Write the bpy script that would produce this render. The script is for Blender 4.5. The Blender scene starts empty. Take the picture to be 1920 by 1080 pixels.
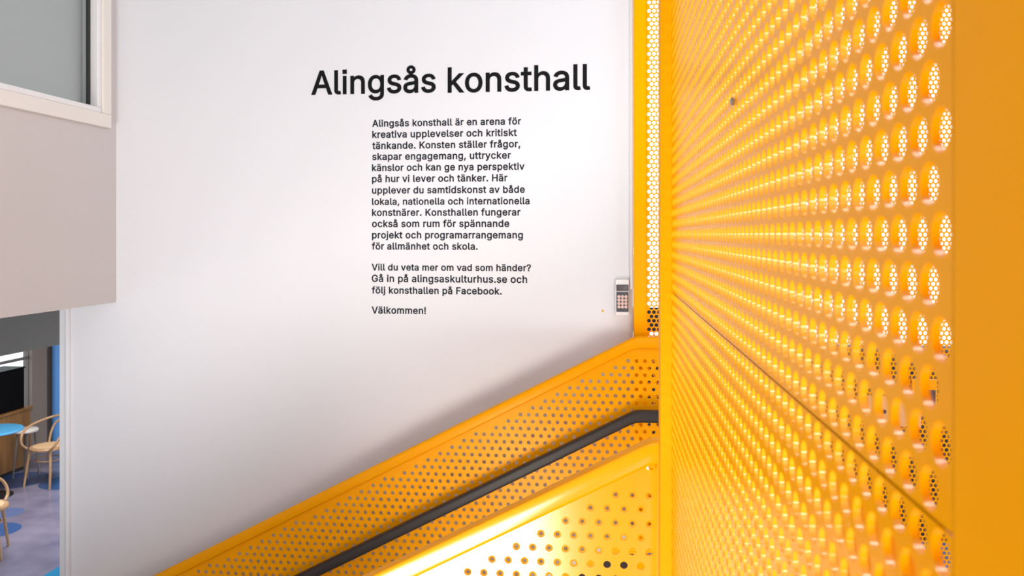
import bpy, math, numpy as np
from mathutils import Matrix, Vector

# ------------------------------------------------------------------ camera, sky, lights, exposure
SC = bpy.context.scene
COL = SC.collection
E = 2.98                       # eye height above the lower (cafe) floor
YAW = math.atan(176 / 1500)    # camera turned a little left of the partition's direction
cam_d = bpy.data.cameras.new('camera')
cam = bpy.data.objects.new('camera', cam_d)
COL.objects.link(cam)
cam.location = (0, 0, E)
cam.rotation_euler = (math.pi / 2, 0, YAW)
cam_d.sensor_width = 36
cam_d.lens = 36 * 1500 / 1920
cam_d.shift_y = -(540 - 440) / 1920
cam_d.clip_start = 0.01
cam_d.dof.use_dof = True
cam_d.dof.focus_distance = 1.5
cam_d.dof.aperture_fstop = 14
SC.camera = cam
SC.view_settings.view_transform = 'Standard'
SC.view_settings.look = 'None'
SC.view_settings.gamma = 1
SC.view_settings.use_curve_mapping = False
SC.view_settings.exposure = 0.50

world = bpy.data.worlds.new('overcast_sky')
SC.world = world
world.use_nodes = True
bg = world.node_tree.nodes['Background']
bg.inputs['Color'].default_value = (0.95, 0.965, 1.0, 1)
bg.inputs['Strength'].default_value = 1.5

def light(name, kind, loc, target, energy, color=(1, 1, 1), **kw):
    d = bpy.data.lights.new(name, kind)
    d.energy = energy
    d.color = color
    for k, v in kw.items():
        setattr(d, k, v)
    o = bpy.data.objects.new(name, d)
    COL.objects.link(o)
    o.location = loc
    o.rotation_euler = (Vector(target) - Vector(loc)).to_track_quat('-Z', 'Y').to_euler()
    return o

# low window behind the photographer; ceiling lamp and window beyond the partition; added fills
light('low_window_daylight', 'AREA', (-1.10, -1.60, E - 2.0), (-0.4, 1.475, E - 0.8), 25, (1, 0.98, 0.95), shape='RECTANGLE', size=1.6, size_y=1.1, spread=1.45)
light('high_fill_light', 'AREA', (0.45, -2.8, E + 1.4), (-1.3, 3.1, E + 0.2), 22, (0.74, 0.85, 1.0), shape='RECTANGLE', size=2.4, size_y=1.8)  # unseen area light added to brighten the lettered wall
light('side_window_daylight', 'AREA', (1.45, -2.6, E - 0.40), (0.6, 1.0, E - 0.1), 62, (1, 1, 1), shape='RECTANGLE', size=2.6, size_y=0.16)
light('ceiling_lamp', 'AREA', (0.9, 0.9, E + 2.3), (0.5, 0.9, E - 1), 7, (1, 0.97, 0.92), shape='DISK', size=0.5)
light('stair_fill_spot', 'SPOT', (-0.42, 1.66, E - 1.2), (-0.25, 2.95, E - 0.80), 24, (1, 0.95, 0.85), spot_size=1.35, spot_blend=1.0, shadow_soft_size=0.22)  # unseen spot added to lift the far balustrade from below
light('cafe_fill_light', 'AREA', (-5.9, 7.6, E - 0.3), (-5.9, 7.6, 0), 60, (1, 0.93, 0.85), shape='DISK', size=1.2)  # added fill that brightens the dim cafe

# ------------------------------------------------------------------ helpers
def ray(px):
    k = (px - 960) / 1500
    return Vector((-math.sin(YAW) + k * math.cos(YAW), math.cos(YAW) + k * math.sin(YAW), 0))

def on_y(px, py, y):
    d = ray(px); s = y / d.y
    return Vector((d.x * s, y, E + (440 - py) / 1500 * s))

def on_x(px, py, x):
    d = ray(px); s = x / d.x
    return Vector((x, d.y * s, E + (440 - py) / 1500 * s))

def tag(o, label=None, cat=None, group=None, kind=None):
    if label: o['label'] = label
    if cat: o['category'] = cat
    if group: o['group'] = group
    if kind: o['kind'] = kind
    return o

def thing(name, loc, label, cat, group=None, rotz=0):
    o = bpy.data.objects.new(name, None)
    o.empty_display_size = 0.1
    COL.objects.link(o)
    o.location = loc
    o.rotation_euler = (0, 0, rotz)
    return tag(o, label, cat, group)

class MB:
    """collects shapes, links them as one mesh object"""
    def __init__(self):
        self.v = []; self.f = []; self.mi = []
    def add(self, verts, faces, mi=0):
        b = len(self.v)
        self.v += [tuple(q) for q in verts]
        self.f += [tuple(i + b for i in q) for q in faces]
        self.mi += [mi] * len(faces)
    def box(self, x0, x1, y0, y1, z0, z1, mi=0):
        v = [(x, y, z) for z in (z0, z1) for y in (y0, y1) for x in (x0, x1)]
        self.add(v, [(0, 2, 3, 1), (4, 5, 7, 6), (0, 1, 5, 4), (2, 6, 7, 3), (0, 4, 6, 2), (1, 3, 7, 5)], mi)
        return self
    def lathe(self, prof, c=(0, 0, 0), n=32, axis='z'):
        v = []; f = []
        for r, h in prof:
            for i in range(n):
                a = 2 * math.pi * i / n
                q = (r * math.cos(a), r * math.sin(a), h)
                if axis == 'y': q = (q[0], -q[2], q[1])
                v.append((c[0] + q[0], c[1] + q[1], c[2] + q[2]))
        for k in range(len(prof) - 1):
            for i in range(n):
                j = (i + 1) % n
                f.append((k * n + i, k * n + j, (k + 1) * n + j, (k + 1) * n + i))
        f.append(tuple(reversed(range(n))))
        f.append(tuple(range((len(prof) - 1) * n, len(prof) * n)))
        self.add(v, f)
        return self
    def tube(self, pts, rad, n=10, smooth=6):
        P = [Vector(p) for p in pts]
        if smooth and len(P) > 2:
            Q = []
            for i in range(len(P) - 1):
                p0 = P[max(i - 1, 0)]; p1 = P[i]; p2 = P[i + 1]; p3 = P[min(i + 2, len(P) - 1)]
                for k in range(smooth):
                    t = k / smooth
                    Q.append(0.5 * ((2 * p1) + (p2 - p0) * t + (2 * p0 - 5 * p1 + 4 * p2 - p3) * t * t + (3 * p1 - p0 - 3 * p2 + p3) * t ** 3))
            Q.append(P[-1]); P = Q
        R = rad if isinstance(rad, (list, tuple)) else [rad, rad]
        v = []; f = []
        up = None
        for i, p in enumerate(P):
            t = (P[min(i + 1, len(P) - 1)] - P[max(i - 1, 0)]).normalized()
            if up is None:
                up = t.orthogonal().normalized()
            up = (up - t * up.dot(t)).normalized()
            s = t.cross(up)
            r = R[0] + (R[-1] - R[0]) * i / (len(P) - 1)
            for k in range(n):
                a = 2 * math.pi * k / n
                v.append(p + up * (r * math.cos(a)) + s * (r * math.sin(a)))
        for i in range(len(P) - 1):
            for k in range(n):
                j = (k + 1) % n
                f.append((i * n + k, i * n + j, (i + 1) * n + j, (i + 1) * n + k))
        f.append(tuple(reversed(range(n))))
        f.append(tuple(range((len(P) - 1) * n, len(P) * n)))
        self.add(v, f)
        return self
    def build(self, name, mat, parent=None, bevel=0, smooth=35, local=False, seg=2):
        me = bpy.data.meshes.new(name)
        me.from_pydata(self.v, [], self.f)
        for m in (mat if isinstance(mat, (list, tuple)) else [mat]):
            me.materials.append(m)
        me.polygons.foreach_set('material_index', self.mi)
        me.update()
        o = bpy.data.objects.new(name, me)
        COL.objects.link(o)
        if smooth:
            me.polygons.foreach_set('use_smooth', [True] * len(me.polygons))
            me.set_sharp_from_angle(angle=math.radians(smooth))
        if bevel:
            b = o.modifiers.new('bevel', 'BEVEL'); b.width = bevel; b.segments = seg; b.limit_method = 'ANGLE'
            b.harden_normals = False
        if parent:
            adopt(o, parent, local)
        return o

def adopt(o, parent, local=False):
    o.parent = parent
    if not local:
        m = Matrix.Identity(4); q = parent
        while q:
            m = Matrix.Translation(q.location) @ m; q = q.parent
        o.matrix_parent_inverse = m.inverted()

def struct(name, mb, mat, bevel=0, parent=None):
    o = mb.build(name, mat, parent, bevel)
    if not parent: o['kind'] = 'structure'
    return o

def np_mesh(name, co, quads, smooth, mat, parent):
    """one mesh from numpy arrays of vertices and quads"""
    me = bpy.data.meshes.new(name)
    n, m = len(co), len(quads)
    me.vertices.add(n); me.vertices.foreach_set('co', co.astype(np.float32).ravel())
    me.loops.add(4 * m); me.loops.foreach_set('vertex_index', quads.astype(np.int32).ravel())
    me.polygons.add(m)
    me.polygons.foreach_set('loop_start', np.arange(0, 4 * m, 4, dtype=np.int32))
    me.polygons.foreach_set('use_smooth', smooth.astype(bool))
    me.update(calc_edges=True)
    me.materials.append(mat)
    o = bpy.data.objects.new(name, me)
    COL.objects.link(o)
    if parent: adopt(o, parent)
    return o

def perforated(name, cells, plain, p, r, d, thick, axis, pos, mat, parent, n=16, edge=None):
    """sheet steel with round punched holes: one brick-shaped cell per hole, plain quads for the margins.
    axis 'y': u is x, plane at y=pos (front towards -y); axis 'x': u is y, plane at x=pos (front towards -x)"""
    ang = list(np.arange(n) * 2 * math.pi / n)
    a = math.atan2(r, p)
    for q in (a, math.pi - a, math.pi + a, 2 * math.pi - a):
        ang = [x for x in ang if abs(x - q) > 0.09] + [q]
    ang = np.array(sorted(ang)); k = len(ang)
    cs, sn = np.cos(ang), np.sin(ang)
    t = np.minimum((p / 2) / np.maximum(np.abs(cs), 1e-9), (r / 2) / np.maximum(np.abs(sn), 1e-9))
    outer = np.stack([cs * t, sn * t], 1); inner = np.stack([cs, sn], 1) * d / 2
    C = np.array(cells); N = len(C)
    ring = np.concatenate([outer, inner, outer, inner, inner, inner])          # front o,i; back o,i; wall f,b
    w = np.concatenate([np.zeros(2 * k), np.full(2 * k, thick), np.zeros(k), np.full(k, thick)])
    uv = (C[:, None, :] + ring[None]).reshape(-1, 2)
    W = np.tile(w, N)
    i = np.arange(k); j = (i + 1) % k
    q = np.concatenate([np.stack([i, j, k + j, k + i], 1),
                        np.stack([2 * k + j, 2 * k + i, 3 * k + i, 3 * k + j], 1),
                        np.stack([4 * k + i, 4 * k + j, 5 * k + j, 5 * k + i], 1)])
    Q = (q[None] + (np.arange(N) * 6 * k)[:, None, None]).reshape(-1, 4)
    S = np.tile(np.concatenate([np.zeros(2 * k), np.ones(k)]), N)
    if plain:
        P = np.array(plain, float)                                             # (m,4,2) quads
        m = len(P); b = len(uv)
        uv = np.concatenate([uv, P.reshape(-1, 2), P.reshape(-1, 2)])
        W = np.concatenate([W, np.zeros(4 * m), np.full(4 * m, thick)])
        f0 = np.arange(4 * m).reshape(m, 4) + b
        Q = np.concatenate([Q, f0, f0[:, ::-1] + 4 * m])
        S = np.concatenate([S, np.zeros(2 * m)])
    if axis == 'y':
        co = np.stack([uv[:, 0], pos + W, uv[:, 1]], 1)
    else:
        co = np.stack([pos + W, uv[:, 0], uv[:, 1]], 1); Q = Q[:, ::-1]
    o = np_mesh(name, co, Q, S, mat, parent)
    if edge:
        o.data.materials.append(edge)
        o.data.polygons.foreach_set('material_index', S.astype(np.int32))
    return o

def brick_field(u0, u1, v_rows, p, r, uphase, parity0=0):
    """hole centres of a staggered field filling u0..u1, and the left-over quads at both ends"""
    cells = []; plain = []
    for v, par in v_rows:
        off = uphase + (p / 2 if par else 0)
        i0 = math.ceil((u0 + p / 2 - off) / p - 1e-6); i1 = math.floor((u1 - p / 2 - off) / p + 1e-6)
        cells += [(off + i * p, v) for i in range(i0, i1 + 1)]
        a = off + i0 * p - p / 2; b = off + i1 * p + p / 2
        for q0, q1 in ((u0, a), (b, u1)):
            if q1 - q0 > 1e-5:
                plain.append([(q0, v - r / 2), (q1, v - r / 2), (q1, v + r / 2), (q0, v + r / 2)])
    return cells, plain

def rect(u0, u1, v0, v1):
    return [(u0, v0), (u1, v0), (u1, v1), (u0, v1)]

# ------------------------------------------------------------------ materials
def mat(name, color, rough=0.5, spec=0.5, metal=0.0, coat=0.0, noise=0.0, scale=8.0, bump=0.0, bscale=60.0):
    m = bpy.data.materials.new(name); m.use_nodes = True
    nt = m.node_tree; b = nt.nodes['Principled BSDF']
    b.inputs['Base Color'].default_value = (*color, 1)
    b.inputs['Roughness'].default_value = rough
    b.inputs['Specular IOR Level'].default_value = spec
    b.inputs['Metallic'].default_value = metal
    b.inputs['Coat Weight'].default_value = coat
    tc = nt.nodes.new('ShaderNodeTexCoord')
    if noise:
        nz = nt.nodes.new('ShaderNodeTexNoise'); nz.inputs['Scale'].default_value = scale; nz.inputs['Detail'].default_value = 4
        mx = nt.nodes.new('ShaderNodeMix'); mx.data_type = 'RGBA'
        mx.inputs['A'].default_value = (*[max(c * (1 - noise), 0) for c in color], 1)
        mx.inputs['B'].default_value = (*[min(c * (1 + noise), 1) for c in color], 1)
        nt.links.new(tc.outputs['Object'], nz.inputs['Vector'])
        nt.links.new(nz.outputs['Fac'], mx.inputs['Factor'])
        nt.links.new(mx.outputs['Result'], b.inputs['Base Color'])
    if bump:
        n2 = nt.nodes.new('ShaderNodeTexNoise'); n2.inputs['Scale'].default_value = bscale
        bp = nt.nodes.new('ShaderNodeBump'); bp.inputs['Strength'].default_value = bump; bp.inputs['Distance'].default_value = 0.002
        nt.links.new(tc.outputs['Object'], n2.inputs['Vector'])
        nt.links.new(n2.outputs['Fac'], bp.inputs['Height'])
        nt.links.new(bp.outputs['Normal'], b.inputs['Normal'])
    return m

M = {}
YEL = (1.0, 0.395, 0.0)
M['yellow'] = mat('yellow_powder_coat', YEL, 0.22, 0.09, noise=0.03, scale=30, bump=0.05, bscale=250)
M['yellow_gloss'] = mat('yellow_gloss_paint', YEL, 0.15, 0.65, noise=0.02, scale=20)
M['yellow_satin'] = mat('yellow_satin_paint', YEL, 0.28, 0.4, noise=0.02, scale=20)
M['yellow_flat'] = mat('yellow_matt_paint', YEL, 0.5, 0.05, noise=0.03, scale=30)
M['yellow_edge'] = mat('yellow_glossy_edges', YEL, 0.17, 0.7, noise=0.02, scale=30)
for k in ('yellow', 'yellow_satin', 'yellow_gloss'):
    pb = M[k].node_tree.nodes['Principled BSDF']
    pb.inputs['IOR'].default_value = 1.5 if k == 'yellow_gloss' else 1.27; pb.inputs['Specular Tint'].default_value = (1, 0.95, 0.85, 1) if k == 'yellow_gloss' else (1, 0.85, 0.5, 1)
M['wall'] = mat('white_wall_paint', (0.765, 0.76, 0.78), 0.6, 0.3, noise=0.012, scale=2.5, bump=0.08, bscale=220)
M['rear'] = mat('brown_rear_wall', (0.16, 0.11, 0.08), 0.7, noise=0.03, scale=3)
M['bulkhead'] = mat('warm_grey_wall_paint', (0.60, 0.545, 0.525), 0.6, 0.3, noise=0.012, scale=3, bump=0.08, bscale=220)
M['cream'] = mat('cream_frame_paint', (0.80, 0.74, 0.68), 0.4, noise=0.02, scale=12)
M['white'] = mat('white_plastic', (0.82, 0.80, 0.79), 0.4, noise=0.01, scale=12)
M['blind'] = mat('grey_roller_blind', (0.62, 0.60, 0.59), 0.8, noise=0.03, scale=6)
M['black'] = mat('black_rubber', (0.01, 0.01, 0.012), 0.5, noise=0.1, scale=20)
M['ink'] = mat('black_vinyl_film', (0.006, 0.006, 0.007), 0.6, 0.12, noise=0.05, scale=40)
M['ink_small'] = mat('charcoal_vinyl_film', (0.014, 0.016, 0.026), 0.6, 0.12, noise=0.05, scale=40)
M['rail'] = mat('dark_grey_handrail', (0.028, 0.021, 0.019), 0.48, 0.4, noise=0.08, scale=25)
M['steel'] = mat('grey_steel', (0.33, 0.30, 0.30), 0.35, 0.5, metal=0.6, noise=0.05, scale=25)
M['concrete'] = mat('grey_concrete', (0.30, 0.28, 0.28), 0.7, noise=0.12, scale=5, bump=0.1)
M['taupe'] = mat('dark_taupe_paint', (0.18, 0.155, 0.13), 0.6, noise=0.03, scale=3)
M['greypier'] = mat('grey_pier_paint', (0.26, 0.215, 0.19), 0.6, noise=0.04, scale=4)
M['bluecol'] = mat('bright_blue_paint', (0.14, 0.42, 0.95), 0.35, noise=0.03, scale=6)
M['bluetop'] = mat('sky_blue_laminate', (0.10, 0.42, 0.80), 0.25, noise=0.03, scale=6)
M['blackgloss'] = mat('black_gloss_panel', (0.002, 0.002, 0.003), 0.4, 0.06, noise=0.1, scale=6)
M['keyface'] = mat('dark_keypad_face', (0.035, 0.038, 0.05), 0.4, noise=0.05, scale=60)
M['display'] = mat('dark_brown_display', (0.03, 0.008, 0.004), 0.2, noise=0.05, scale=60)
M['button'] = mat('pale_pink_button', (0.75, 0.52, 0.46), 0.5, noise=0.03, scale=60)
M['pale'] = mat('pale_pink_plate', (0.80, 0.43, 0.20), 0.6, 0.05, noise=0.03, scale=20)
M['dark'] = mat('dark_brown_wall', (0.025, 0.014, 0.010), 0.7, noise=0.2, scale=3)
M['mullion'] = mat('grey_window_metal', (0.16, 0.14, 0.14), 0.4, noise=0.05, scale=10)
M['picture'] = mat('dark_purple_print', (0.10, 0.05, 0.06), 0.4, noise=0.8, scale=45)

def wood(name, c0, c1, scale, rough=0.4, stretch=(1, 1, 0.12)):
    m = mat(name, c0, rough)
    nt = m.node_tree; b = nt.nodes['Principled BSDF']
    tc = next(n for n in nt.nodes if n.type == 'TEX_COORD')
    mp = nt.nodes.new('ShaderNodeMapping'); mp.inputs['Scale'].default_value = stretch
    nz = nt.nodes.new('ShaderNodeTexNoise'); nz.inputs['Scale'].default_value = scale; nz.inputs['Detail'].default_value = 6
    cr = nt.nodes.new('ShaderNodeValToRGB')
    cr.color_ramp.elements[0].color = (*c0, 1); cr.color_ramp.elements[0].position = 0.3
    cr.color_ramp.elements[1].color = (*c1, 1); cr.color_ramp.elements[1].position = 0.7
    nt.links.new(tc.outputs['Object'], mp.inputs['Vector']); nt.links.new(mp.outputs['Vector'], nz.inputs['Vector'])
    nt.links.new(nz.outputs['Fac'], cr.inputs['Fac']); nt.links.new(cr.outputs['Color'], b.inputs['Base Color'])
    return m
M['beech'] = wood('bent_beech_wood', (0.42, 0.25, 0.13), (0.56, 0.36, 0.21), 30)
M['cane'] = wood('pale_cane_seat', (0.72, 0.47, 0.26), (0.82, 0.58, 0.36), 60, 0.5)
M['oak'] = wood('brown_oak_front', (0.17, 0.075, 0.018), (0.27, 0.13, 0.038), 14, 0.5)

def glass(name, tint=(0.9, 0.93, 0.93), gloss=0.08):
    m = bpy.data.materials.new(name); m.use_nodes = True
    nt = m.node_tree; nt.nodes.clear()
    out = nt.nodes.new('ShaderNodeOutputMaterial'); mx = nt.nodes.new('ShaderNodeMixShader')
    tr = nt.nodes.new('ShaderNodeBsdfTransparent'); gl = nt.nodes.new('ShaderNodeBsdfGlossy')
    lw = nt.nodes.new('ShaderNodeLayerWeight'); pw = nt.nodes.new('ShaderNodeMath'); pw.operation = 'POWER'; pw.inputs[1].default_value = 4
    ad = nt.nodes.new('ShaderNodeMath'); ad.operation = 'MULTIPLY_ADD'; ad.inputs[1].default_value = 0.7; ad.inputs[2].default_value = 0.05
    nt.links.new(lw.outputs['Facing'], pw.inputs[0]); nt.links.new(pw.outputs[0], ad.inputs[0])
    tr.inputs['Color'].default_value = (*tint, 1); gl.inputs['Roughness'].default_value = 0.02
    nt.links.new(ad.outputs[0], mx.inputs['Fac'])
    nt.links.new(tr.outputs['BSDF'], mx.inputs[1]); nt.links.new(gl.outputs['BSDF'], mx.inputs[2])
    nt.links.new(mx.outputs['Shader'], out.inputs['Surface'])
    return m
M['glass'] = glass('window_glass')

def floor_material():
    """polished lilac-grey floor with blue inlaid discs and a sky-blue field"""
    m = mat('polished_lilac_floor', (0.27, 0.26, 0.34), 0.22, 0.5)
    nt = m.node_tree; b = nt.nodes['Principled BSDF']
    tc = next(n for n in nt.nodes if n.type == 'TEX_COORD')
    nz = nt.nodes.new('ShaderNodeTexNoise'); nz.inputs['Scale'].default_value = 2.2; nz.inputs['Detail'].default_value = 7
    cr = nt.nodes.new('ShaderNodeValToRGB')
    cr.color_ramp.elements[0].color = (0.18, 0.175, 0.29, 1); cr.color_ramp.elements[0].position = 0.35
    cr.color_ramp.elements[1].color = (0.29, 0.285, 0.42, 1); cr.color_ramp.elements[1].position = 0.65
    nt.links.new(tc.outputs['Object'], nz.inputs['Vector']); nt.links.new(nz.outputs['Fac'], cr.inputs['Fac'])
    last = cr.outputs['Color']
    for (x, y, r, c) in FLOOR_DISCS:
        d = nt.nodes.new('ShaderNodeVectorMath'); d.operation = 'DISTANCE'; d.inputs[1].default_value = (x, y, 0)
        l = nt.nodes.new('ShaderNodeMath'); l.operation = 'LESS_THAN'; l.inputs[1].default_value = r
        mx = nt.nodes.new('ShaderNodeMix'); mx.data_type = 'RGBA'; mx.inputs['B'].default_value = (*c, 1)
        nt.links.new(tc.outputs['Object'], d.inputs[0]); nt.links.new(d.outputs['Value'], l.inputs[0])
        nt.links.new(l.outputs[0], mx.inputs['Factor']); nt.links.new(last, mx.inputs['A']); last = mx.outputs['Result']
    sx = nt.nodes.new('ShaderNodeSeparateXYZ'); g = nt.nodes.new('ShaderNodeMath'); g.operation = 'GREATER_THAN'; g.inputs[1].default_value = -4.88
    g2 = nt.nodes.new('ShaderNodeMath'); g2.operation = 'LESS_THAN'; g2.inputs[1].default_value = 6.78
    ml = nt.nodes.new('ShaderNodeMath'); ml.operation = 'MULTIPLY'
    mx = nt.nodes.new('ShaderNodeMix'); mx.data_type = 'RGBA'; mx.inputs['B'].default_value = (0.02, 0.30, 0.62, 1)
    nt.links.new(tc.outputs['Object'], sx.inputs[0]); nt.links.new(sx.outputs['X'], g.inputs[0]); nt.links.new(sx.outputs['Y'], g2.inputs[0])
    nt.links.new(g.outputs[0], ml.inputs[0]); nt.links.new(g2.outputs[0], ml.inputs[1]); nt.links.new(ml.outputs[0], mx.inputs['Factor'])
    nt.links.new(last, mx.inputs['A']); nt.links.new(mx.outputs['Result'], b.inputs['Base Color'])
    return m
FLOOR_DISCS = [(-7.08, 8.95, 0.34, (0.035, 0.09, 0.26)), (-6.45, 8.95, 0.30, (0.035, 0.09, 0.26)), (-6.38, 7.87, 0.17, (0.12, 0.19, 0.42)), (-6.1, 7.4, 0.22, (0.04, 0.12, 0.36))]
M['floor'] = floor_material()

def add_mark(m, centre, radius, color):
    """a small paint spot on the wall"""
    nt = m.node_tree; b = nt.nodes['Principled BSDF']
    src = b.inputs['Base Color'].links[0].from_socket
    tc = next(n for n in nt.nodes if n.type == 'TEX_COORD')
    d = nt.nodes.new('ShaderNodeVectorMath'); d.operation = 'DISTANCE'; d.inputs[1].default_value = centre
    l = nt.nodes.new('ShaderNodeMath'); l.operation = 'LESS_THAN'; l.inputs[1].default_value = radius
    mx = nt.nodes.new('ShaderNodeMix'); mx.data_type = 'RGBA'; mx.inputs['B'].default_value = (*color, 1)
    nt.links.new(tc.outputs['Object'], d.inputs[0]); nt.links.new(d.outputs['Value'], l.inputs[0])
    nt.links.new(l.outputs[0], mx.inputs['Factor']); nt.links.new(src, mx.inputs['A']); nt.links.new(mx.outputs['Result'], b.inputs['Base Color'])
add_mark(M['wall'], tuple(on_y(1130, 583, 3.1)), 0.005, (0.70, 0.45, 0.10))

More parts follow.
